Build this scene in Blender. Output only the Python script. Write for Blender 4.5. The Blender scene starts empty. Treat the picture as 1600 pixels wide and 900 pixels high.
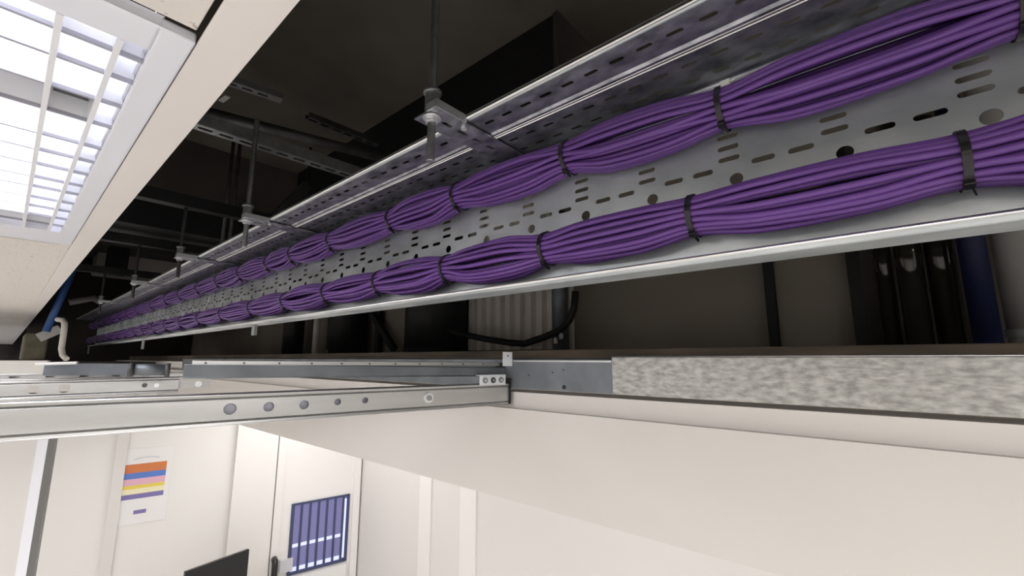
import bpy, bmesh, math, random
from mathutils import Vector, Matrix
random.seed(7)
scene = bpy.context.scene
C = scene.collection
PI = math.pi
H = 2.6                                   # eye height above the floor; shapes below are given relative to eye level
F, PITCH, YAW = 676.0, math.radians(9.24), math.radians(49.4)
# ---------------------------------------------------------------- camera
hd = Vector((math.sin(YAW), math.cos(YAW), 0)); RT = Vector((math.cos(YAW), -math.sin(YAW), 0))
ZU = Vector((0, 0, 1))
FW = hd * math.cos(PITCH) + ZU * math.sin(PITCH); UP = -hd * math.sin(PITCH) + ZU * math.cos(PITCH)
cd = bpy.data.cameras.new('camera'); cam = bpy.data.objects.new('camera', cd); C.objects.link(cam)
cd.sensor_width = 36; cd.lens = F / 1600 * 36; cd.clip_start = 0.01; cd.clip_end = 100
m = Matrix((RT, UP, -FW)).transposed().to_4x4(); m.translation = (0, 0, H); cam.matrix_world = m
scene.camera = cam
def ray(px, py): return FW * F + RT * (px - 800) + UP * (450 - py)
SK = math.radians(12.7)                   # the side room and the stud frame stand at this angle to the tray
E2 = Vector((math.cos(SK), -math.sin(SK), 0)); E1 = Vector((math.sin(SK), math.cos(SK), 0))
def at(px, py, **k):                      # where the sight line of a pixel meets a plane of the place
    r = ray(px, py); (a, v), = k.items()
    n = {'X': Vector((1, 0, 0)), 'Y': Vector((0, 1, 0)), 'Z': ZU, 'D': E1}[a]
    return r * (v / n.dot(r))
# ---------------------------------------------------------------- materials
def mat(name, col, rough=.5, metal=0, var=0, scale=20, bump=0, bscale=60, col2=None, spec=.5, stretch=None, emit=None, estr=0):
    M = bpy.data.materials.new(name); M.use_nodes = True
    nt = M.node_tree; b = nt.nodes['Principled BSDF']
    b.inputs['Base Color'].default_value = (*col, 1); b.inputs['Roughness'].default_value = rough
    b.inputs['Metallic'].default_value = metal; b.inputs['Specular IOR Level'].default_value = spec
    tc = nt.nodes.new('ShaderNodeTexCoord'); src = tc.outputs['Object']
    if stretch:
        mp = nt.nodes.new('ShaderNodeMapping'); mp.inputs['Scale'].default_value = stretch
        nt.links.new(src, mp.inputs['Vector']); src = mp.outputs['Vector']
    if var or col2:
        n = nt.nodes.new('ShaderNodeTexNoise'); n.inputs['Scale'].default_value = scale; n.inputs['Detail'].default_value = 5
        nt.links.new(src, n.inputs['Vector'])
        r = nt.nodes.new('ShaderNodeValToRGB'); r.color_ramp.elements[0].position = .33; r.color_ramp.elements[1].position = .67
        c2 = col2 or tuple(max(0, c * (1 - var)) for c in col)
        r.color_ramp.elements[0].color = (*c2, 1); r.color_ramp.elements[1].color = (*col, 1)
        nt.links.new(n.outputs['Fac'], r.inputs['Fac']); nt.links.new(r.outputs['Color'], b.inputs['Base Color'])
    if bump:
        n2 = nt.nodes.new('ShaderNodeTexNoise'); n2.inputs['Scale'].default_value = bscale; n2.inputs['Detail'].default_value = 4
        nt.links.new(src, n2.inputs['Vector'])
        bp = nt.nodes.new('ShaderNodeBump'); bp.inputs['Strength'].default_value = bump; bp.inputs['Distance'].default_value = .002
        nt.links.new(n2.outputs['Fac'], bp.inputs['Height']); nt.links.new(bp.outputs['Normal'], b.inputs['Normal'])
    if emit:
        b.inputs['Emission Color'].default_value = (*emit, 1); b.inputs['Emission Strength'].default_value = estr
    return M
def tile_mat():
    M = mat('mineral_tile', (.82, .77, .72), .9, var=.05, scale=3)
    nt = M.node_tree; b = nt.nodes['Principled BSDF']; tc = nt.nodes.new('ShaderNodeTexCoord')
    v = nt.nodes.new('ShaderNodeTexNoise'); v.inputs['Scale'].default_value = 95; v.inputs['Detail'].default_value = 2
    nt.links.new(tc.outputs['Object'], v.inputs['Vector'])
    r = nt.nodes.new('ShaderNodeValToRGB'); r.color_ramp.elements[0].position = .30; r.color_ramp.elements[1].position = .37
    r.color_ramp.elements[0].color = (.50, .46, .42, 1); r.color_ramp.elements[1].color = (.82, .77, .72, 1)
    nt.links.new(v.outputs['Fac'], r.inputs['Fac']); nt.links.new(r.outputs['Color'], b.inputs['Base Color'])
    bp = nt.nodes.new('ShaderNodeBump'); bp.inputs['Strength'].default_value = .5; bp.inputs['Distance'].default_value = .002
    nt.links.new(r.outputs['Color'], bp.inputs['Height']); nt.links.new(bp.outputs['Normal'], b.inputs['Normal'])
    return M
M = {
 'galv': mat('galvanised_steel', (.70, .745, .76), .40, .75, scale=11, col2=(.41, .445, .465), bump=.08, bscale=140, stretch=(1, .6, 1)),
 'galv_dull': mat('smudged_galvanised_steel', (.60, .61, .66), .36, .88, scale=48, col2=(.22, .23, .26), bump=.25, bscale=45, stretch=(1, .6, 1)),
 'galv_edge': mat('pale_galvanised_edge', (.80, .80, .80), .28, 1, var=.15, scale=30),  # paler, smoother steel for rims, beads and rolled edges
 'spangle': mat('spangled_galvanised_steel', (.50, .495, .475), .5, .6, scale=120, col2=(.27, .265, .25), bump=.35, bscale=260, stretch=(1, .5, 1.2)),
 'stud': mat('bright_stud_steel', (.57, .57, .565), .36, .85, var=.25, scale=9, stretch=(.35, .35, 3)),
 'inner_zinc': mat('inner_zinc', (.50, .50, .58), .5, .5),
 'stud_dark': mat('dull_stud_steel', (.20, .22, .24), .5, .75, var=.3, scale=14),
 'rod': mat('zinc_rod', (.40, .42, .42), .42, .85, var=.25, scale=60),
 'bright': mat('bright_zinc', (.82, .83, .85), .3, .7),
 'white_bracket': mat('white_zinc_plate', (.78, .80, .84), .4, .2),
 'purple': mat('purple_cable_jacket', (.150, .058, .29), .38, 0, var=.12, scale=6, spec=.5),
 'tie': mat('black_nylon', (.012, .012, .012), .32),
 'clip': mat('white_nylon', (.72, .72, .70), .4),
 'tile': tile_mat(),
 'tbar': mat('white_grid_paint', (.87, .825, .79), .45, var=.02, scale=4),
 'frame_white': mat('white_enamel', (.87, .88, .95), .3, .0),
 'louvre': mat('louvre_enamel', (.90, .91, .95), .3),
 'blade_lip': mat('shaded_blade_edge', (.40, .40, .46), .5), 'cell_grey': mat('reflection_grey', (.50, .50, .55), .35, .3),  # lip shade and cell reflections are put into these greys
 'louvre_grey': mat('dark_reflection_grey', (.10, .10, .12), .3, .3),  # dark reflection in the louvre, held as a colour
 'tube': mat('lit_tube', (.9, .9, .9), .4, emit=(1, .985, .95), estr=11),
 'board': mat('plasterboard_paint', (.665, .635, .605), .85, var=.025, scale=3, bump=.03, bscale=40),
 'board_ledge': mat('ledge_paint', (.66, .61, .57), .85, var=.03, scale=3),
 'wall': mat('white_wall_paint', (.80, .785, .765), .8, var=.02, scale=2),
 'wall_beige': mat('beige_wall_paint', (.72, .70, .68), .8, var=.02, scale=2),
 'doorp': mat('white_door_paint', (.82, .80, .785), .5),
 'floor': mat('pale_vinyl', (.70, .69, .68), .6, var=.1, scale=3),
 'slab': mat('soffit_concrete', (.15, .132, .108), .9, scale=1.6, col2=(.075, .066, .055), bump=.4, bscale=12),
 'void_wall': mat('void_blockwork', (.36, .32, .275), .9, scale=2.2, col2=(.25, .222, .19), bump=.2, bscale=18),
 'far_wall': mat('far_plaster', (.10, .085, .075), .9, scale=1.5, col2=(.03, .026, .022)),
 'timber': mat('brown_timber', (.13, .10, .072), .8, scale=8, col2=(.06, .048, .036), stretch=(6, .7, 6)),
 'blackish': mat('black_lagging', (.012, .012, .013), .6, var=.4, scale=30),
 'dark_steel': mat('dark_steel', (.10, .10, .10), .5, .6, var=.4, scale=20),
 'dark_pipe': mat('dark_olive_gloss', (.04, .036, .025), .07, .1, var=.4, scale=3),
 'navy': mat('navy_pipe_paint', (.008, .016, .075), .55),
 'blue': mat('blue_pipe_paint', (.03, .09, .28), .5),
 'grey_pipe': mat('grey_pipe_paint', (.66, .64, .62), .45, 0, var=.2, scale=6),
 'sheet': mat('pale_profiled_sheet', (.86, .81, .76), .6, 0, var=.15, scale=5),
 'cream': mat('cream_pipe', (.62, .60, .55), .5),
 'block': mat('buff_block', (.26, .24, .17), .8, var=.4, scale=12),
 'alu_dark': mat('grey_aluminium', (.17, .17, .165), .45, .3),
 'paper': mat('white_paper', (.80, .79, .79), .6),
 'orange': mat('orange_print', (.62, .22, .06), .6, scale=8, col2=(.60, .16, .07)), 'pblue': mat('blue_print', (.10, .20, .56), .6),
 'pink': mat('pink_print', (.72, .42, .53), .6), 'yellow': mat('yellow_print', (.75, .60, .10), .6),
 'pcream': mat('cream_print', (.82, .76, .52), .6), 'violet': mat('violet_print', (.20, .17, .40), .6), 'pgrey': mat('grey_print', (.60, .61, .65), .6),
 'screen': mat('black_plastic', (.012, .012, .014), .3),
 'glass': mat('daylit_glass', (.12, .12, .25), .2, emit=(.16, .155, .33), estr=.55),
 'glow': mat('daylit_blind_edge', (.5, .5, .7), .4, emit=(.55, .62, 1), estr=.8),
 'bar': mat('navy_window_bar', (.05, .06, .14), .5),
 'desk': mat('pale_laminate', (.55, .50, .44), .5),
}
# ---------------------------------------------------------------- mesh helpers (coordinates relative to eye level)
class MB:
    def __init__(s): s.v = []; s.f = []; s.smooth = set()
    def add(s, vs, fs, smooth=False):
        o = len(s.v); s.v += [Vector(v) for v in vs]
        for f in fs:
            if smooth: s.smooth.add(len(s.f))
            s.f.append([i + o for i in f])
        return s
    def hexa(s, p):                       # eight corners: four around the bottom, four around the top
        return s.add(p, [(3, 2, 1, 0), (4, 5, 6, 7), (0, 1, 5, 4), (1, 2, 6, 5), (2, 3, 7, 6), (3, 0, 4, 7)])
    def box(s, x0, x1, y0, y1, z0, z1):
        return s.hexa([(x0, y0, z0), (x1, y0, z0), (x1, y1, z0), (x0, y1, z0), (x0, y0, z1), (x1, y0, z1), (x1, y1, z1), (x0, y1, z1)])
    def obox(s, c, ax, ay, az):           # centre and three half axes
        c, ax, ay, az = map(Vector, (c, ax, ay, az))
        return s.hexa([c - ax - ay - az, c + ax - ay - az, c + ax + ay - az, c - ax + ay - az, c - ax - ay + az, c + ax - ay + az, c + ax + ay + az, c - ax + ay + az])
    def bar(s, a, b, w, h, up=ZU):        # rectangular bar between two points
        a, b = Vector(a), Vector(b); d = (b - a); sd = d.cross(Vector(up)).normalized(); u = sd.cross(d).normalized()
        return s.obox((a + b) / 2, d / 2, sd * w / 2, u * h / 2)
    def tube(s, pts, r, n=10, cap=True, closed=False):
        pts = [Vector(p) for p in pts]; N = len(pts); rr = r if isinstance(r, (list, tuple)) else [r] * N
        vs = []; t0 = (pts[1] - pts[0]).normalized()
        ref = Vector((0, 0, 1)) if abs(t0.z) < .9 else Vector((1, 0, 0))
        u = t0.cross(ref).normalized()
        for i, p in enumerate(pts):
            t = (pts[min(i + 1, N - 1)] - pts[max(i - 1, 0)]).normalized()
            u = (u - t * u.dot(t)).normalized(); w = t.cross(u)
            for k in range(n):
                a = 2 * PI * k / n; vs.append(p + (u * math.cos(a) + w * math.sin(a)) * rr[i])
        fs = [(i * n + k, i * n + (k + 1) % n, (i + 1) * n + (k + 1) % n, (i + 1) * n + k) for i in range(N - 1) for k in range(n)]
        s.add(vs, fs, True)
        if cap: s.add(vs[:n], [tuple(range(n))[::-1]]); s.add(vs[-n:], [tuple(range(n))])
        return s
    def sweep(s, prof, a, b):             # open profile (list of vectors) swept from a to b
        n = len(prof); vs = [Vector(a) + Vector(p) for p in prof] + [Vector(b) + Vector(p) for p in prof]
        return s.add(vs, [(i, i + 1, n + i + 1, n + i) for i in range(n - 1)])
    def holed(s, org, eu, ev, u0, u1, v0, v1, holes, n=16):
        """a strip of sheet from u0 to u1 and v0 to v1 with slots (cu, cv, half straight length, radius) along u"""
        org, eu, ev = Vector(org), Vector(eu), Vector(ev)
        Q = lambda u, v: org + eu * u + ev * v
        hs = sorted(h for h in holes if h[0] - h[2] - h[3] > u0 + .001 and h[0] + h[2] + h[3] < u1 - .001)
        cuts = [u0]
        for a, b in zip(hs, hs[1:]): cuts.append((a[0] + a[2] + a[3] + b[0] - b[2] - b[3]) / 2)
        cuts.append(u1)
        if not hs: return s.add([Q(u0, v0), Q(u1, v0), Q(u1, v1), Q(u0, v1)], [(0, 1, 2, 3)])
        for (cu, cv, hl, r), a, b in zip(hs, cuts, cuts[1:]):
            a2, b2 = max(a, cu - hl - r - .012), min(b, cu + hl + r + .012)
            if a2 > a + 1e-6: s.add([Q(a, v0), Q(a2, v0), Q(a2, v1), Q(a, v1)], [(0, 1, 2, 3)])
            if b2 < b - 1e-6: s.add([Q(b2, v0), Q(b, v0), Q(b, v1), Q(b2, v1)], [(0, 1, 2, 3)])
            inn, out = [], []
            q = n // 4
            for c in range(4):            # four corners, counter-clockwise from lower right
                ca = -PI / 2 + c * PI / 2
                X, Y = (b2 if c in (0, 1) else a2), (v0 if c in (0, 3) else v1)
                for k in range(q + 1):
                    an = ca + PI / 2 * k / q
                    inn.append((cu + (hl if c in (0, 1) else -hl) + r * math.cos(an), cv + r * math.sin(an)))
                    t = k / q
                    nx, ny = (cu + hl if c in (0, 1) else cu - hl), cv
                    if c in (0, 2): o = ((nx + (X - nx) * min(1, 2 * t)), Y) if t <= .5 else (X, Y + (ny - Y) * (2 * t - 1))
                    else: o = (X, ny + (Y - ny) * min(1, 2 * t)) if t <= .5 else (X + (nx - X) * (2 * t - 1), Y)
                    out.append(o)
            N = len(inn)
            s.add([Q(*p) for p in inn] + [Q(*p) for p in out], [(N + i, N + (i + 1) % N, (i + 1) % N, i) for i in range(N)])
        return s
    def build(s, name, material, parent=None, thick=0, bevel=0, off=0):
        me = bpy.data.meshes.new(name)
        if parent is not None: org = parent['_o']; org = Vector(org)
        else:
            lo = Vector((min(v.x for v in s.v), min(v.y for v in s.v), min(v.z for v in s.v))); hi = Vector((max(v.x for v in s.v), max(v.y for v in s.v), max(v.z for v in s.v)))
            org = Vector(((lo.x + hi.x) / 2, (lo.y + hi.y) / 2, lo.z))
        me.from_pydata([v - org for v in s.v], [], s.f); me.update()
        for i, p in enumerate(me.polygons): p.use_smooth = i in s.smooth
        bm = bmesh.new(); bm.from_mesh(me); bmesh.ops.remove_doubles(bm, verts=bm.verts, dist=1e-5)
        if not thick: bmesh.ops.recalc_face_normals(bm, faces=bm.faces)
        bm.to_mesh(me); bm.free()
        me.materials.append(M[material]); o = bpy.data.objects.new(name, me); C.objects.link(o)
        if parent is not None:
            o.parent = parent; o['_o'] = tuple(org)
        else:
            o.location = org + Vector((0, 0, H)); o['_o'] = tuple(org)
        if thick:
            sm = o.modifiers.new('thickness', 'SOLIDIFY'); sm.thickness = thick; sm.offset = off
        if bevel:
            bv = o.modifiers.new('bevel', 'BEVEL'); bv.width = bevel; bv.segments = 2; bv.limit_method = 'ANGLE'
        return o
def thing(name, org, label, cat, group=None, kind=None):
    o = bpy.data.objects.new(name, None); C.objects.link(o); o.empty_display_size = .05
    o.location = Vector(org) + Vector((0, 0, H)); o['_o'] = tuple(org); return tag(o, label, cat, group, kind)
def tag(o, label, cat, group=None, kind=None):
    if label: o['label'] = label
    if cat: o['category'] = cat
    if group: o['group'] = group
    if kind: o['kind'] = kind
    return o
def struct(o, label, cat): return tag(o, label, cat, None, 'structure')
def kids(o): return [c for c in bpy.data.objects if c.parent == o]
def copy_tree(o, loc=None, parent=None, ks=None):
    c = o.copy(); C.objects.link(c)
    if parent is not None: c.parent = parent
    if loc is not None: c.location = Vector(loc) + Vector((0, 0, H))
    for ch in kids(o): copy_tree(ch, None, c)
    return c
def V(*a): return Vector(a)

# ================================================================ CABLE TRAY ON ITS SIDE
XT, ZT, ZB = .528, .333, .1027            # back of tray, top flange, bottom flange
Y0, Y1 = -.75, 5.3
U0 = .017
ks = range(-8, 54)
tray = thing('cable_tray', (XT, 0, ZB), 'long perforated galvanised cable tray on edge carrying both purple cable bundles', 'cable tray')
b = MB()
eu, ev, og = (0, 1, 0), (0, 0, 1), (XT, 0, 0)
st = [U0 + .1 * k for k in ks]
rows = [(ZB + .004, .165, [(u, .150, .0085, .003) for u in st]),
        (.165, .190, [(u + d, .178, .0085, .003) for u in st for d in (.030, .0655)]),
        (.190, .2145, [(u - .006, .2045, .0001, .0072) for u in st]),
        (.2145, .2262, [(u + d, .2207, .0085, .0032) for u in st for d in (.030, .0655)]),
        (.2262, .238, [(u, .2312, .0085, .003) for u in st]),
        (.238, .252, [(u, .245, .0085, .003) for u in st]),
        (.252, .270, [(u, .259, .0085, .003) for u in st]),
        (.270, .300, [(u + d, .285, .0085, .003) for u in st for d in (.030, .0655)]),
        (.300, ZT - .006, [(u, .313, .0085, .003) for u in st])]
for v0, v1, hs in rows: b.holed(og, eu, ev, Y0, Y1, v0, v1, hs)
b.build('tray_base', 'galv', tray, .0012)
f2 = [(.033 * k + .006, .473, .0060, .0029) for k in range(-22, 160)]
f3 = [(.033 * k + .013, .506, .0060, .0029) for k in range(-22, 160)]
b = MB(); q = (0, 0, ZT)
b.holed(q, (0, 1, 0), (1, 0, 0), Y0, Y1, .449, .490, f2).holed(q, (0, 1, 0), (1, 0, 0), Y0, Y1, .490, XT - .006, f3)
def arc(cx, cz, r, a0, a1, n=6): return [(cx + r * math.cos(math.radians(a0 + (a1 - a0) * i / n)), 0, cz + r * math.sin(math.radians(a0 + (a1 - a0) * i / n))) for i in range(n + 1)]
b.sweep(arc(XT - .006, ZT - .006, .006, 90, 0), (0, Y0, 0), (0, Y1, 0))
b.build('top_flange', 'galv_dull', tray, .0012)
b = MB(); b.tube([(.4505, Y0, ZT - .0015), (.4505, Y1, ZT - .0015)], .0019, 8).build('rolled_lip', 'galv_edge', tray)
b = MB(); XL = .481
b.sweep(arc(XT - .006, ZB + .006, .006, 0, -90) + arc(XL + .004, ZB + .004, .004, -90, -180) + [(XL, 0, ZB + .0045)], (0, Y0, 0), (0, Y1, 0))
b.build('bottom_flange', 'galv', tray, .0014)
b = MB(); b.tube([(XL + .001, Y0, ZB + .0055), (XL + .001, Y1, ZB + .0055)], .0027, 8).build('edge_bead', 'galv_edge', tray)
# narrow perforated side tray alongside
side = thing('perforated_channel', (.417, 0, ZT), 'narrow slotted galvanised channel with bright rolled rim running along the tray top', 'channel')
f1 = [(.033 * k, .4125, .0060, .0030) for k in range(-22, 160)]
b = MB(); b.holed(q, (0, 1, 0), (1, 0, 0), Y0, Y1, .392, .436, f1)
b.sweep([(.436, 0, ZT), (.440, 0, ZT - .002), (.444, 0, ZT - .002), (.447, 0, ZT)], (0, Y0, 0), (0, Y1, 0))
b.build('web', 'galv_dull', side, .0012)
b = MB(); b.sweep(arc(.392, ZT + .004, .004, -90, -180) + [(.388, 0, ZT + .008)], (0, Y0, 0), (0, Y1, 0)).build('upstand', 'galv', side, .0012)
b = MB(); b.tube([(.3885, Y0, ZT + .0035), (.3885, Y1, ZT + .0035)], .0027, 8).build('rolled_rim', 'galv_edge', side)
b = MB(); b.tube([(.4455, Y0, ZT - .0015), (.4455, Y1, ZT - .0015)], .0017, 8).build('seam_bead', 'galv_edge', side)

# ================================================================ CABLES AND TIES
XC = XT - .0262
def tieY(pts): return [at(px, py, X=XC).y for px, py in pts]
t1 = [-.42, -.25] + tieY([(1591, 24), (1130, 175), (890, 248), (720, 303), (618, 344), (524, 378), (463, 404), (425, 415), (381, 434), (346, 443), (315, 455), (286, 470), (263, 483), (240, 494), (217, 502)])
t2 = [-.45, -.28] + tieY([(1505, 260), (1085, 335), (857, 390), (703, 423), (597, 447), (516, 465), (451, 477), (398, 493), (351, 509), (315, 518), (286, 523), (262, 528), (243, 532), (226, 536), (213, 539)])
for t in (t1, t2):
    t.sort()
    while t[-1] < 5.0: t.append(t[-1] + .3)
RC = .0034
def bundle(ts, zc, zn, name, label, group, seed):
    rnd = random.Random(seed)
    slots = [(.0068 * 3, 2 * PI * k / 18) for k in range(18)] + [(.0068 * 2, 2 * PI * k / 12 + .2) for k in range(12)]
    ya = [Y0 - .02] + ts + [Y1 + .1]
    tw = [rnd.uniform(-.25, .25) for _ in ya]
    bul = [rnd.uniform(1.16, 1.36) for _ in ya]
    for r0, a0 in slots:
        key = []                          # (y, x, z)
        for i, y in enumerate(ya):
            z0 = zc + (zn if y < .25 else 0)
            a = a0 + tw[i] + rnd.uniform(-.07, .07); r = r0 * (1 if i not in (0, len(ya) - 1) else 1.2)
            key.append((y, XC + r * math.cos(a), z0 + r * math.sin(a)))
            if i < len(ya) - 1:
                y2 = ya[i + 1]; z1 = zc + (zn if y2 < .25 else 0); L = y2 - y
                a = a0 + (tw[i] + tw[i + 1]) / 2 + rnd.uniform(-.16, .16)
                for f in ((.3, .7) if L > .06 else (.5,)):
                    bl = bul[i] if L > .12 else 1 + (bul[i] - 1) * .8
                    rr = r0 * bl * rnd.uniform(.93, 1.07); zz = z0 + (z1 - z0) * f
                    sag = -.0035 * min(1, L / .15) if math.sin(a) < 0 else 0
                    key.append((y + L * f, min(XC + rr * math.cos(a), XT - .0046), zz + rr * math.sin(a) + sag))
        pts = []
        K = len(key)
        for i in range(K - 1):            # Catmull-Rom through the keys
            p0, p1, p2, p3 = key[max(i - 1, 0)], key[i], key[i + 1], key[min(i + 2, K - 1)]
            n = 5 if p1[0] < .9 else 3
            for s in range(n):
                t = s / n; q = []
                dy = p2[0] - p1[0]
                for c in (1, 2):
                    m1 = (p2[c] - p0[c]) / max(p2[0] - p0[0], 1e-6) * dy; m2 = (p3[c] - p1[c]) / max(p3[0] - p1[0], 1e-6) * dy
                    q.append((2 * t**3 - 3 * t**2 + 1) * p1[c] + (t**3 - 2 * t**2 + t) * m1 + (-2 * t**3 + 3 * t**2) * p2[c] + (t**3 - t**2) * m2)
                pts.append((min(q[0], XT - .0042), p1[0] + dy * t, q[1]))
        pts.append((key[-1][1], key[-1][0], key[-1][2]))
        tag(MB().tube(pts, RC, 8).build(name, 'purple'), label, 'cable', group)
ZU1, ZL2 = .2865, .158
bundle(t1, ZU1, -.006, 'data_cable', 'purple data cable tied into the upper bundle on the tray', 'purple cables of the upper bundle', 3)
bundle(t2, ZL2, .004, 'data_cable', 'purple data cable tied into the lower bundle on the tray', 'purple cables of the lower bundle', 5)
RB = .0068 * 3 + RC + .0006
proto = None
ORD = ['first', 'second', 'third', 'fourth', 'fifth', 'sixth', 'seventh', 'eighth', 'ninth', 'tenth', 'eleventh', 'twelfth', 'thirteenth', 'fourteenth', 'fifteenth', 'sixteenth', 'seventeenth', 'eighteenth', 'nineteenth', 'twentieth']
def make_tie():
    root = thing('cable_tie', (0, 0, 0), 'x', 'cable tie')
    b = MB(); n = 40; w, th = .0030, .0014; vs = []
    for i in range(n):
        a = 2 * PI * i / n; c, s = math.cos(a), math.sin(a)
        for r, y in ((RB, -w), (RB + th, -w), (RB + th, w), (RB, w)): vs.append((r * c, y, r * s))
    fs = [(i * 4 + k, i * 4 + (k + 1) % 4, ((i + 1) % n) * 4 + (k + 1) % 4, ((i + 1) % n) * 4 + k) for i in range(n) for k in range(4)]
    b.add(vs, fs).build('band', 'tie', root)
    a = math.radians(-118); cc = V((RB + .0025) * math.cos(a), 0, (RB + .0025) * math.sin(a)); rd = cc.normalized(); tg = V(-rd.z, 0, rd.x)
    MB().obox(cc, rd * .0030, (0, .0036, 0), tg * .0036).build('locking_head', 'tie', root, bevel=.0008)
    MB().bar(cc + rd * .001 - tg * .002, cc + rd * .002 + tg * .011 + V(0, -.004, 0), .0036, .0012, (0, 1, 0)).build('tail', 'tie', root)
    return root
i_all = 0
for ts, zc, zn, nm in ((t1, ZU1, -.006, 'upper'), (t2, ZL2, .004, 'lower')):
    vis = [y for y in ts if y > -.24]
    for i, y in enumerate(vis):
        z = zc + (zn if y < .25 else 0)
        if proto is None: t = proto = make_tie(); t.location = (XC, y, z + H); t['_o'] = (XC, y, z)
        else: t = copy_tree(proto, (XC, y, z))
        if i < 15: lab = 'black cable tie around the %s purple bundle, %s from the right end' % (nm, ORD[i])
        else: lab = 'tiny black cable tie at the dim far end of the %s bundle' % nm
        tag(t, lab, 'cable tie', 'black ties on the %s purple bundle' % nm)
# the small white clip stuck above one tie, a white tail hanging under the bundle
p = at(1133, 131, X=XC - .012)
r = thing('tie_mount', p, 'small white plastic clip sticking up above a black tie on the upper bundle', 'clip')
MB().obox(p, (.003, 0, 0), (0, .0055, 0), (0, 0, .0042)).build('pad', 'clip', r, bevel=.0015)
MB().bar(p + V(0, -.004, 0), p + V(0, -.0105, .001), .002, .002).build('tail', 'clip', r)
p = at(327, 468, X=XT - .006)
tag(MB().bar(p + V(0, 0, .012), p + V(-.004, 0, -.014), .007, .0015, (0, 1, 0)).build('loose_strap', 'clip'), 'short white strap end hanging from the far part of the upper bundle', 'strap')

# ================================================================ HANGERS AND BRACKETS
ZPB = ZT - .0042                           # underside of the strips where the brackets bear
def hexprism(b, c, r, z0, z1):
    vs = [(c[0] + r * math.cos(PI / 3 * k), c[1] + r * math.sin(PI / 3 * k), z) for z in (z0, z1) for k in range(6)]
    return b.add(vs, [tuple(range(6))[::-1], tuple(range(6, 12))] + [(k, (k + 1) % 6, 6 + (k + 1) % 6, 6 + k) for k in range(6)])
SLAB = 1.0
def make_hanger(x, y, top, rm='rod'):
    root = thing('hanger_rod', (x, y, .26), 'x', 'hanger rod')
    pts = []; rr = []; z = .262; i = 0     # a real thread on the low end, plain above
    while z < min(.60, top - .01): pts.append((x, y, z)); rr.append(.0058 if i % 2 else .0052); z += .0012; i += 1
    pts.append((x, y, top)); rr.append(.0057)
    MB().tube(pts, rr, 12).build('threaded_rod', rm, root)
    b = MB(); hexprism(b, (x, y), .0112, ZPB + .0005, ZPB + .034); b.tube([(x, y, ZPB + .032), (x, y, ZPB + .037)], .0128, 16); b.build('coupling_nut', 'rod', root, bevel=.0008)
    b = MB(); b.tube([(x, y, ZPB - .0045), (x, y, ZPB - .0025)], .0125, 20).build('washer', 'bright', root)
    b = MB(); hexprism(b, (x, y), .0088, ZPB - .0105, ZPB - .0047).build('lock_nut', 'bright', root, bevel=.0006)
    return root
def make_bracket(x, y):
    root = thing('support_bracket', (x, y, ZPB), 'x', 'bracket')
    xa, xb, ya, yb = .331, XT - .008, y - .0255, y + .0255
    b = MB(); hs = [(xx, y, .0055, .0035) for xx in (.372, .402, .432, .462)]
    b.holed((0, 0, ZPB - .0006), (1, 0, 0), (0, 1, 0), xa + .002, xb, ya + .002, yb - .002, [(h[0], h[1], h[2], h[3]) for h in hs])
    b.build('plate', 'galv_dull', root, .0022)
    for yy, s in ((ya, 1), (yb, -1)): MB().box(xa if s > 0 else xa + .030, .386, min(yy, yy + s * .0022), max(yy, yy + s * .0022), ZPB - .0017, ZPB + (.0035 if s < 0 else .010)).build('side_lip', 'galv', root)
    MB().box(xa, xa + .0022, ya, ya + .020, ZPB - .0017, ZPB + .009).build('end_lip', 'galv', root)
    b = MB(); hexprism(b, (.392, y - .014), .0045, ZPB - .0055, ZPB - .0015).build('bolt', 'bright', root)
    return root
hl = ['tallest threaded hanger rod with coupling nut, coming down in front of the tray', 'second threaded hanger rod along the tray, smaller, below the slotted strut',
      'third hanger rod along the tray, thin and dim', 'fourth hanger rod along the tray near its dark end', 'fifth hanger rod along the tray, a speck at its dark end', 'last tiny hanger rod at the dark end of the tray']
bl = ['largest slotted support bracket held by the tallest hanger rod', 'bluish support bracket under the tray at the second hanger rod', 'small support bracket under the tray at the third hanger rod',
      'tiny support bracket under the tray at the fourth hanger rod', 'tiny support bracket under the tray at the fifth hanger rod', 'tiny support bracket at the last hanger rod of the tray']
SZ = .56                                   # height of the cross struts that carry the further hangers
bp = hp = None
for i, y in enumerate((.4406, 1.135, 1.74, 2.5, 3.5)):
    if i < 2: h = hp = make_hanger(.345, y, SLAB if i == 0 else SZ + .03)
    elif i == 2: h = hp = make_hanger(.345, y, SZ - .06, 'dark_steel')  # from here on rods are darkened, the void's dimness put into their colour
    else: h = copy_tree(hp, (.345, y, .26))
    k = bp = make_bracket(.345, y) if bp is None else copy_tree(bp, (.345, y, ZPB))
    tag(h, hl[i], 'hanger rod', 'hanger rods of the cable tray'); tag(k, bl[i], 'bracket', 'brackets under the cable tray')
    if i > 1: tag(MB().box(-.1, .7, y - .02, y + .02, SZ - .06, SZ - .02).build('cross_strut', 'blackish'), 'dark cross strut above the %s hanger rod, almost lost in the void' % ORD[i], 'strut', 'dark cross struts deep in the void')

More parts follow.
